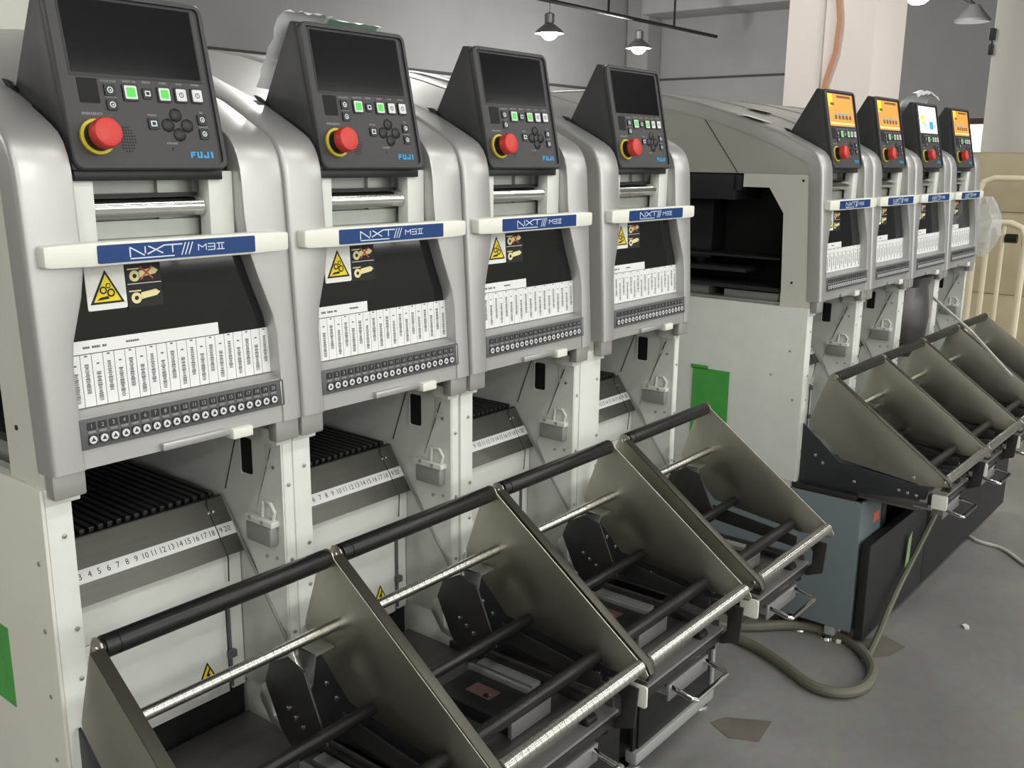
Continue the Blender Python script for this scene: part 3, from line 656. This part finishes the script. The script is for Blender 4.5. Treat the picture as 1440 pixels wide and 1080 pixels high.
for k, x in enumerate(NEAR):
    module((x, 0, 0), 0, MODLAB[k], 'silver placement modules', k, 'off', (.186, .10, .125, .135)[k], k == 0)
    o = ('first', 'second', 'third', 'fourth')[k]
    pallet((x, 0, 0), 0, 'black ribbed feeder pallet with number ruler under the %s module from the left' % o, 'feeder pallets')
    reel_holder((x, 0, 0), 0, 'steel reel holder with black top rod, %s from the left in the near row' % o, 'steel reel holders')
    cart((x, 0, 0), 0, 'black feeder cart below the %s reel holder from the left, near row' % o, 'feeder carts', k == 3)
# ------------------------------------------------------------------ the far row
fb = thing('machine_base', 'machine base of the far row with white end panel and blue-grey foot', 'machine base', FAR0, FROT)
for k in range(4): bay(fb, .325*k, False)
part('end_panel', fb, 'fendp', lambda b: b.box(-.0165, -.0122, .0125, .94, .395, .8262), ['white_paint'], .001)
part('foot_panel', fb, 'ffoot', lambda b: b.prism([(-.158, .045), (-.158, .372), (-.150, .380), (.94, .372), (.94, .045)], 'x', -.0165, -.0122), ['blue_grey'], .001)
part('foot_front', fb, 'ffront', lambda b: (b.box(-.0120, .14, -.1575, -.150, .045, .376),), ['blue_grey'], .001)
part('foot_rail', fb, 'frail', lambda b: (b.box(-.0160, .02, -.14, .02, .380, .394), b.box(-.012, .002, -.15, .02, .350, .378)), ['dark_plate'], .001)
part('front_board', fb, 'fboard', lambda b: b.box(-.014, .42, -.188, -.166, .03, .280), ['black_board'], .002)
part('front_board', fb, 'fboard2', lambda b: b.box(.424, 1.30, -.188, -.166, .03, .31), ['black_board'], .002)
part('sticker', fb, 'osticker', lambda b: b.box(.075, .115, -.1585, -.1575, .305, .330), ['orange_sticker'], label='small orange sticker')
part('socket', fb, 'fsock', lambda b: b.box(.13, .16, -.160, -.150, .28, .34), ['interior_grey'], .001)
part('base_top', fb, 'fbtop', lambda b: b.box(-.0120, 1.29, .135, .90, .8175, .8240), ['white_paint'])
part('base_back', fb, 'fbback', lambda b: b.box(-.0120, 1.29, .90, .93, .03, .82), ['cream_panel'])
for x, y in ((.02, -.12), (1.25, -.12), (.02, .85), (1.25, .85)):
    part('levelling_foot', fb, 'ffoot_s', lambda b: b.lathe((0, 0, 0), (0, 0, 1), [(0, .025), (.01, .022), (.012, .01), (.05, .01)], 14), ['chrome'], 0, (x, y, 0))
for q, (y, z) in enumerate(((.095, .655), (.035, .60), (.05, .72))): part('screw', fb, 'scr_x', None, None, loc=(-.0165, y, z))


FLAB = ['first silver module of the far row beside its open black side, orange screen lit',
        'second silver module of the far row with lit orange screen',
        'third silver module of the far row with lit white screen under a plastic bag',
        'last silver module of the far row, beside the cream trolley frame']
for k in range(4):
    o = ('first', 'second', 'third', 'fourth')[k]
    module(FAR[k], FROT, FLAB[k], 'silver placement modules', k+1, 'white' if k == 2 else 'orange', .13, k == 0)
    pallet(FAR[k], FROT, 'black feeder pallet in shade under the %s module of the far row' % o, 'feeder pallets')
    reel_holder(FAR[k], FROT, 'steel reel holder of the far row, %s from the white end panel' % o, 'steel reel holders')
    cart(FAR[k], FROT, 'feeder cart under the %s reel holder of the far row' % o, 'feeder carts')

# ================================================================== LAMPS
def high_bay(loc, label, power=LAMP_W, group='high-bay lamps'):
    x, y, z = loc
    t = thing('high_bay_lamp', label, 'lamp', loc, 0, group)
    part('shade', t, 'hb_shade', lambda b: b.lathe((0, 0, 0), (0, 0, 1), [(.0, .20), (.03, .19), (.10, .10), (.13, .06), (.13, .045), (.09, .08), (.02, .17), (.005, .19)], 24, 0, False), ['lamp_metal'])
    part('bulb', t, 'hb_bulb', lambda b: b.lathe((0, 0, .0), (0, 0, 1), [(-.085, .02), (-.075, .06), (-.04, .10), (.0, .12), (.03, .11), (.06, .07)], 20), ['lamp_glow'])
    part('ballast', t, 'hb_bal', lambda b: b.lathe((0, 0, .13), (0, 0, 1), [(0, .06), (.01, .07), (.12, .07), (.14, .03)], 16), ['lamp_metal'])
    part('hanger', t, 'hb_hang%.2f' % z, lambda b: b.tube([(0, 0, .26), (0, 0, ZC-z)], .006, 8), ['lamp_metal'])
    ld = bpy.data.lights.new('bulb_light', 'POINT'); ld.energy = power; ld.shadow_soft_size = .14; ld.color = (1, .98, .94)
    lo = bpy.data.objects.new('bulb_light', ld); COL.objects.link(lo); lo.parent = t; lo.location = (0, 0, -.18)
    return t
high_bay((10.73, 7.44, 2.81), 'bright lamp hanging in front of the grey wall, left of two')
high_bay((13.12, 7.50, 2.83), 'bright lamp hanging before the dark wall pilaster, right of two')
high_bay((9.06, 2.05, 2.63), 'bright lamp at the top edge beside the white column')
for x, y in ((-5.0, 4.5), (3.3, 2.7), (-4.0, 8.0), (-5.0, -5.5), (1.5, -5.5), (8.0, -5.0)):  # assumed lamps out of view, added as further light sources
    high_bay((x, y, 3.5), 'bright high-bay lamp elsewhere in the hall, out of the picture')
def assumed_tube_light(loc, label):  # assumed fixture, not in view, added to light the machines from the aisle
    x, y, z = loc
    t = thing('tube_light', label, 'lamp', loc, 0, 'tube lights over the aisle')
    part('fixture', t, 'tl_fix', lambda b: b.prism([(-.10, .02), (-.06, .06), (.06, .06), (.10, .02)], 'x', -.62, .62), ['ceiling_paint'])
    for s in (-.04, .04):
        part('tube', t, 'tl_tube', lambda b: b.lathe((-.6, 0, 0), (1, 0, 0), [(0, .012), (.001, .014), (1.199, .014), (1.2, .012)], 12), ['tube_glow'], 0, (0, s, 0))
    for s in (-.45, .45): part('hanger', t, 'tl_hang', lambda b: b.tube([(0, 0, .06), (0, 0, ZC-z)], .004, 6), ['lamp_metal'], 0, (s, 0, 0))
    ld = bpy.data.lights.new('tube_area', 'AREA'); ld.shape = 'RECTANGLE'; ld.size = 1.2; ld.size_y = .16; ld.energy = ASSUMED_TUBE_W; ld.color = (1, .985, .95)
    lo = bpy.data.objects.new('tube_area', ld); COL.objects.link(lo); lo.parent = t; lo.location = (0, 0, -.022)
    return t
for x in (-3.4, -1.6, .2, 2.0, 3.8, 5.6):
    for y in (-1.6, -3.4):
        assumed_tube_light((x, y, 3.0), 'twin tube light hung over the aisle, out of the picture')

# ================================================================== HALL BACKGROUND
def column(label, x, y, w, m):
    return solo('column', label, 'column', lambda b: (b.box(-w/2, w/2, -w/2, w/2, 0, ZC), b.box(-w/2-.012, w/2+.012, -w/2-.012, w/2+.012, 0, .12)), [m], .01, (x, y, 0))
column('square white column behind the far row with an orange cable', 5.5575, 1.3325, .52, 'column_paint')
column('grey square column at the right edge of the picture', 7.75, .62, .70, 'wall_white')
solo('cable', 'orange cable hanging down the white column', 'cable', lambda b: b.tube([(5.285, 1.31, 4.5), (5.283, 1.33, 2.6), (5.284, 1.31, 2.2), (5.282, 1.275, 1.95), (5.283, 1.285, 1.78), (5.284, 1.33, 1.62), (5.286, 1.35, 1.45), (5.286, 1.35, 1.0)], .014, 8), ['cable_orange'])
solo('conduit', 'thin pale conduit on the white column beside the orange cable', 'conduit', lambda b: b.tube([(5.29, 1.385, 4.5), (5.29, 1.37, .3)], .008, 8), ['wall_white'])
pp = thing('sprinkler_pipe', 'dark pipe slung under the ceiling near the two bright lamps', 'pipe', (0, 0, 0))
part('pipe', pp, 'spipe', lambda b: b.tube([(6.0, 7.4, 3.22), (15.45, 7.4, 3.22)], .028, 10), ['pipe_dark'])
for x in (7.6, 10.2, 12.1, 14.0): part('hanger', pp, 'sphang', lambda b: b.tube([(0, 7.4, 3.24), (0, 7.4, ZC)], .018, 8), ['pipe_dark'], 0, (x, 0, 0))
fl = thing('unlit_lamp', 'grey unlit lamp hanging from a dark arm near the top right', 'lamp', (10.16, 1.86, 2.50))
part('shade', fl, 'ul_shade', lambda b: b.lathe((0, 0, 0), (0, 0, 1), [(0, .16), (.02, .17), (.10, .10), (.16, .05), (.17, .001)], 14), ['lamp_metal'])
part('arm', fl, 'ul_arm', lambda b: (b.tube([(0, 0, .16), (.03, .05, .20), (-.1, .35, .38)], .02, 8), b.tube([(-.1, .35, .38), (-.1, .35, 2.1)], .015, 8)), ['pipe_dark'])
solo('wall_box', 'small dark device mounted on the grey column at upper right', 'device', lambda b: (b.box(7.36, 7.398, .95, .99, 2.02, 2.10), b.box(7.36, 7.398, .955, .985, 1.92, 1.99), b.tube([(7.385, .97, 1.99), (7.385, .97, 2.02)], .008, 6)), ['pipe_dark'], .004)
# lit doorway in a partition
d1 = struct('door_1', lambda b: (b.box(16.38, 16.46, 3.04, 3.15, 0, 1.84), b.box(16.38, 16.46, 3.95, 4.06, 0, 1.84), b.box(16.38, 16.46, 3.15, 3.95, 1.75, 1.84)), ['door_frame'])
struct('lit_opening', lambda b: b.box(16.43, 16.455, 3.151, 3.949, 0, 1.749), ['door_light'], parent=d1)
# cardboard boxes and trolley
def carton(label, x, y, z, sx, sy, sz, rot=0.0):
    t = thing('cardboard_box', label, 'box', (x, y, z), rot, 'cartons beyond the far row')
    k = 'carton%.2f%.2f%.2f' % (sx, sy, sz)
    part('body', t, k, lambda b: b.box(-sx/2, sx/2, -sy/2, sy/2, 0, sz), ['cardboard'], .004)
    part('flap', t, k+'f', lambda b: (b.box(-sx/2, -.002, -sy/2, sy/2, sz, sz+.004), b.box(.002, sx/2, -sy/2, sy/2, sz, sz+.004)), ['cardboard'])
    part('tape', t, k+'t', lambda b: (b.box(-.03, .03, -sy/2-.001, sy/2, sz+.004, sz+.0048), b.box(-.03, .03, -sy/2-.0012, -sy/2, sz-.10, sz+.004)), ['brown_item'])
    return t
solo('pallet_deck', 'low pallet under the stacked cartons at the right edge', 'pallet', lambda b: [b.box(4.75, 5.75, -.55+i*.16, -.43+i*.16, .10, .12) for i in range(7)]+[b.box(4.78+i*.42, 4.88+i*.42, -.55, .53, .0, .10) for i in range(3)], ['brown_item'])
carton('large beige carton on top of the stack at the right edge', 5.2, .0, .932, .62, .78, .285)
carton('beige carton in the middle of the stack at the right edge', 5.2, -.02, .526, .66, .80, .40)
carton('bottom beige carton of the stack at the right edge', 5.2, .02, .12, .70, .84, .40)
tr = thing('trolley', 'cream tubular trolley frame standing at the end of the far row', 'trolley', (4.05, 0.0, 0))
def U(b, x, ya, yb, z0, z1, r=.014):
    c = .06
    b.tube([(x, ya, z0), (x, ya, z1-c), (x, ya+.018, z1-.018), (x, ya+c, z1), (x, yb-c, z1), (x, yb-.018, z1-.018), (x, yb, z1-c), (x, yb, z0)], r, 10)
part('push_frame', tr, 'tr_a', lambda b: U(b, 0, -.075, .12, .14, .925), ['cart_tube'])
part('push_frame', tr, 'tr_b', lambda b: U(b, .55, -.14, .26, .14, 1.10), ['cart_tube'])
part('rail', tr, 'tr_r', lambda b: (b.tube([(0, .07, .14), (0, .07, .915)], .011, 8), b.tube([(0, .01, .14), (0, .01, .915)], .009, 8), b.tube([(0, -.075, .16), (.55, -.14, .16)], .014, 8), b.tube([(0, .12, .16), (.55, .26, .16)], .014, 8)), ['cart_tube'])
part('sleeve', tr, 'tr_s', lambda b: (b.tube([(0, .0, .862), (0, -.045, .862)], .019, 8), b.tube([(.55, -.09, 1.10), (.55, -.13, 1.10)], .024, 8)), ['black_plastic'])
part('platform', tr, 'tr_p', lambda b: b.box(-.02, .57, -.10, .24, .13, .15), ['cart_tube'], .003)
for x, y in ((.04, -.06), (.04, .12), (.5, -.08), (.5, .20)):
    part('wheel', tr, 'tr_w', lambda b: (b.lathe((0, -.015, .05), (0, 1, 0), [(0, .045), (.004, .05), (.026, .05), (.03, .045)], 16), b.box(-.02, .02, -.02, .02, .09, .13)), ['rubber_foot'], 0, (x, y, 0))
solo('white_cabinet', 'tall cream cabinet behind the machines at the upper left', 'cabinet', lambda b: (b.box(-.20, .68, 1.35, 1.95, .02, 1.95), b.box(-.19, .235, 1.33, 1.35, .05, 1.92), b.box(.245, .67, 1.33, 1.35, .05, 1.92), b.box(-.16, .64, 1.40, 1.90, 0, .02)), ['cream_panel'], .006)

# ================================================================== LOOSE THINGS ON AND AROUND THE MACHINES
def crumple(b, pts, nu, nv, amp, seed, fn):
    rnd = random.Random(seed)
    g = [[Vector(fn(i/nu, j/nv))+Vector((rnd.uniform(-amp, amp), rnd.uniform(-amp, amp), rnd.uniform(-amp, amp))) for j in range(nv+1)] for i in range(nu+1)]
    b.add([p for r in g for p in r], [(i*(nv+1)+j, (i+1)*(nv+1)+j, (i+1)*(nv+1)+j+1, i*(nv+1)+j+1) for i in range(nu) for j in range(nv)])
def drape(x0, x1, path):
    L = [0]
    for a, c in zip(path, path[1:]): L.append(L[-1]+math.dist(a, c))
    def fn(u, v):
        s = v*L[-1]
        for k in range(len(path)-1):
            if s <= L[k+1]+1e-9:
                q = (s-L[k])/(L[k+1]-L[k]); return (x0+(x1-x0)*u, path[k][0]+(path[k+1][0]-path[k][0])*q, path[k][1]+(path[k+1][1]-path[k][1])*q)
    return fn
m2x = NEAR[1]
solo('plastic_film', 'crumpled clear film draped behind the second display from the left', 'plastic film', lambda b: crumple(b, None, 9, 9, .0022, 3, drape(m2x+.044, m2x+.125, [(.0535, 1.346), (.070, 1.349), (.128, 1.256)])), ['film_white'], angle=20)
solo('film_tape', 'green film strip lying on top of the second display from the left', 'tape', lambda b: crumple(b, None, 9, 4, .0009, 5, drape(m2x+.115, m2x+.205, [(.0500, 1.3425), (.060, 1.3445), (.072, 1.338)])), ['film_green'], angle=20)
def far_pt(k, x, y, z):
    c, s = math.cos(FROT), math.sin(FROT); p = FAR[k]; return (p.x+x*c-y*s, p.y+x*s+y*c, z)
def bag(b):
    f = drape(.040, .246, [(.040, 1.350), (.052, 1.362), (.070, 1.358), (.10, 1.31), (.130, 1.258)])
    crumple(b, None, 10, 10, .0035, 9, lambda u, v: (lambda p: far_pt(2, p[0]+.006*math.sin(v*9), p[1], p[2]+.012*math.sin(math.pi*u)))(f(u, v)))
solo('plastic_bag', 'crumpled white plastic bag over the third display of the far row', 'plastic bag', bag, ['film_white'], angle=20)
def blob(b):
    rnd = random.Random(4); n = 12; rings = []
    for i in range(9):
        a = i/8; r = .055*math.sin(math.pi*(.08+.84*a)); rings.append([Vector(far_pt(3, .365+.6*r*math.cos(k*2*math.pi/n)+rnd.uniform(-.006, .006), -.01+r*math.sin(k*2*math.pi/n)+rnd.uniform(-.006, .006), .86+.20*a)) for k in range(n)])
    b.loft(rings)
solo('plastic_wrap', 'clear plastic wrap bunched at the right end of the far row', 'plastic film', blob, ['film'], angle=20)
solo('hanging_bag', 'dark grey bag hanging under the third module of the far row', 'bag', lambda b: b.loft([[Vector(far_pt(2, .12+.10*sx*math.cos(k*math.pi/6), .02+.05*sx*math.sin(k*math.pi/6), z)) for k in range(12)] for z, sx in ((.60, .45), (.66, .8), (.72, .9), (.77, .8), (.81, .7), (.838, .95))]), ['tray_grey'], .0)
solo('strap', 'long white strap slanting across the reel holders of the far row', 'strap', lambda b: (lambda A, D: b.loft([[A+Vector((0, 0, .006)), A+Vector((.002, .002, 0)), A-Vector((0, 0, .006)), A-Vector((.002, .002, 0))], [(A+D)/2+Vector((.0, 0, .018)), (A+D)/2+Vector((.002, .002, .012)), (A+D)/2+Vector((0, 0, .006)), (A+D)/2+Vector((-.002, -.002, .012))], [D+Vector((0, 0, .006)), D+Vector((.002, .002, 0)), D-Vector((0, 0, .006)), D-Vector((.002, .002, 0))]]))(Vector((2.73, -.10, .757)), Vector((2.72, -.352, .545))), ['strap_white'])
for k, (mod, x, y, lab) in enumerate((('n', NEAR[0]+.245, .25, 'small white paper on the cover between the first two displays'), ('f', .03, .20, 'white paper lying on the far cover nearest the gap'), ('f', .25, .30, 'second white paper lying on the far cover'))):
    # the cover slopes: lay the sheet on it
    z = 1.284 if y == .25 else (1.268 if y == .20 else 1.298); sl = math.atan2(.30 if y < .28 else .23, 1)
    p = (x, y, z+.0012) if mod == 'n' else far_pt(0, x, y, z+.0012)
    o = solo('paper_sheet', lab, 'paper', lambda b, k=k: b.box(-.045, .045, -.03, .03, 0, .0008), ['paper'], 0, p, 0, 'papers on the covers'); o.rotation_euler = (sl, 0, .2)
solo('green_tape', 'patch of green tape on the white end panel beyond the near row', 'tape', lambda b: (b.box(0, .0006, .0, .105, .0, .190), b.box(-.0004, 0, .040, .100, .02, .175), b.box(0, .0006, .062, .112, .187, .197)), ['tape_green'], 0, (FAR0.x-.0175, FAR0.y+.205, .455), FROT)
# thick grey cable loop, floor cable, strip, patches
CB = [(1.60, .10, .05), (1.659, .032, .014), (1.705, -.034, .014), (1.770, -.098, .014), (1.800, -.165, .014), (1.797, -.234, .014), (1.749, -.300, .014), (1.679, -.345, .014), (1.593, -.354, .014), (1.535, -.322, .014), (1.525, -.259, .014), (1.572, -.170, .014), (1.61, -.08, .014), (1.62, .02, .014), (1.58, .12, .03)]
def smooth(pts, n=8):
    P = [Vector(p) for p in pts]; out = []
    for i in range(len(P)-1):
        a, c, d, e = P[max(i-1, 0)], P[i], P[i+1], P[min(i+2, len(P)-1)]
        for k in range(n):
            t = k/n; out.append(.5*((2*c)+(-a+d)*t+(2*a-5*c+4*d-e)*t*t+(-a+3*c-3*d+e)*t**3))
    return out+[P[-1]]
solo('power_cable', 'thick grey cable looping on the floor between the two rows', 'cable', lambda b: b.tube(smooth(CB), .0125, 10), ['cable_grey'])
solo('hose', 'olive hose hanging down the black front board of the far row', 'hose', lambda b: b.tube(smooth([(2.30, -.298, .285), (2.243, -.302, .235), (2.081, -.302, .161), (1.98, -.302, .116), (1.90, -.303, .075), (1.83, -.304, .03), (1.775, -.306, .0085), (1.72, -.312, .0085)]), .008, 8), ['hose_olive'])
solo('tape_strip', 'pale green tape strip on the black front board of the far row', 'tape', lambda b: b.prism([(0, 0), (.03, .02), (.035, .115), (.012, .10)], 'y', -.0008, 0), ['tape_green_pale'], 0, (2.02, -.296, .12), FROT)
solo('floor_strap', 'thin white strap lying on the grey floor at the right edge', 'strap', lambda b: b.tube(smooth([(2.797, -.232, .006), (2.72, -.315, .006), (2.701, -.394, .006), (2.60, -.49, .006), (2.55, -.60, .006)]), .0055, 6), ['strap_white'])
solo('debris', 'tiny white scrap of debris on the open floor', 'debris', lambda b: b.prism([(0, 0), (.012, .004), (.02, .014), (.008, .02), (-.004, .01)], 'z', .0005, .006), ['paper'], 0, (2.073, -.457, 0))
for k, (pts, lab) in enumerate((([(1.262, -.145), (1.30, -.16), (1.352, -.245), (1.262, -.256), (1.235, -.20)], 'brownish worn patch on the floor beside the last near cart'), ([(1.74, -.29), (1.80, -.235), (1.90, -.30), (1.872, -.36), (1.80, -.345)], 'brownish worn patch on the floor inside the cable loop'))):
    solo('floor_patch', lab, 'floor patch', lambda b, p=pts: b.prism(p, 'z', .0004, .0012), ['patch_brown'], group='floor patches')
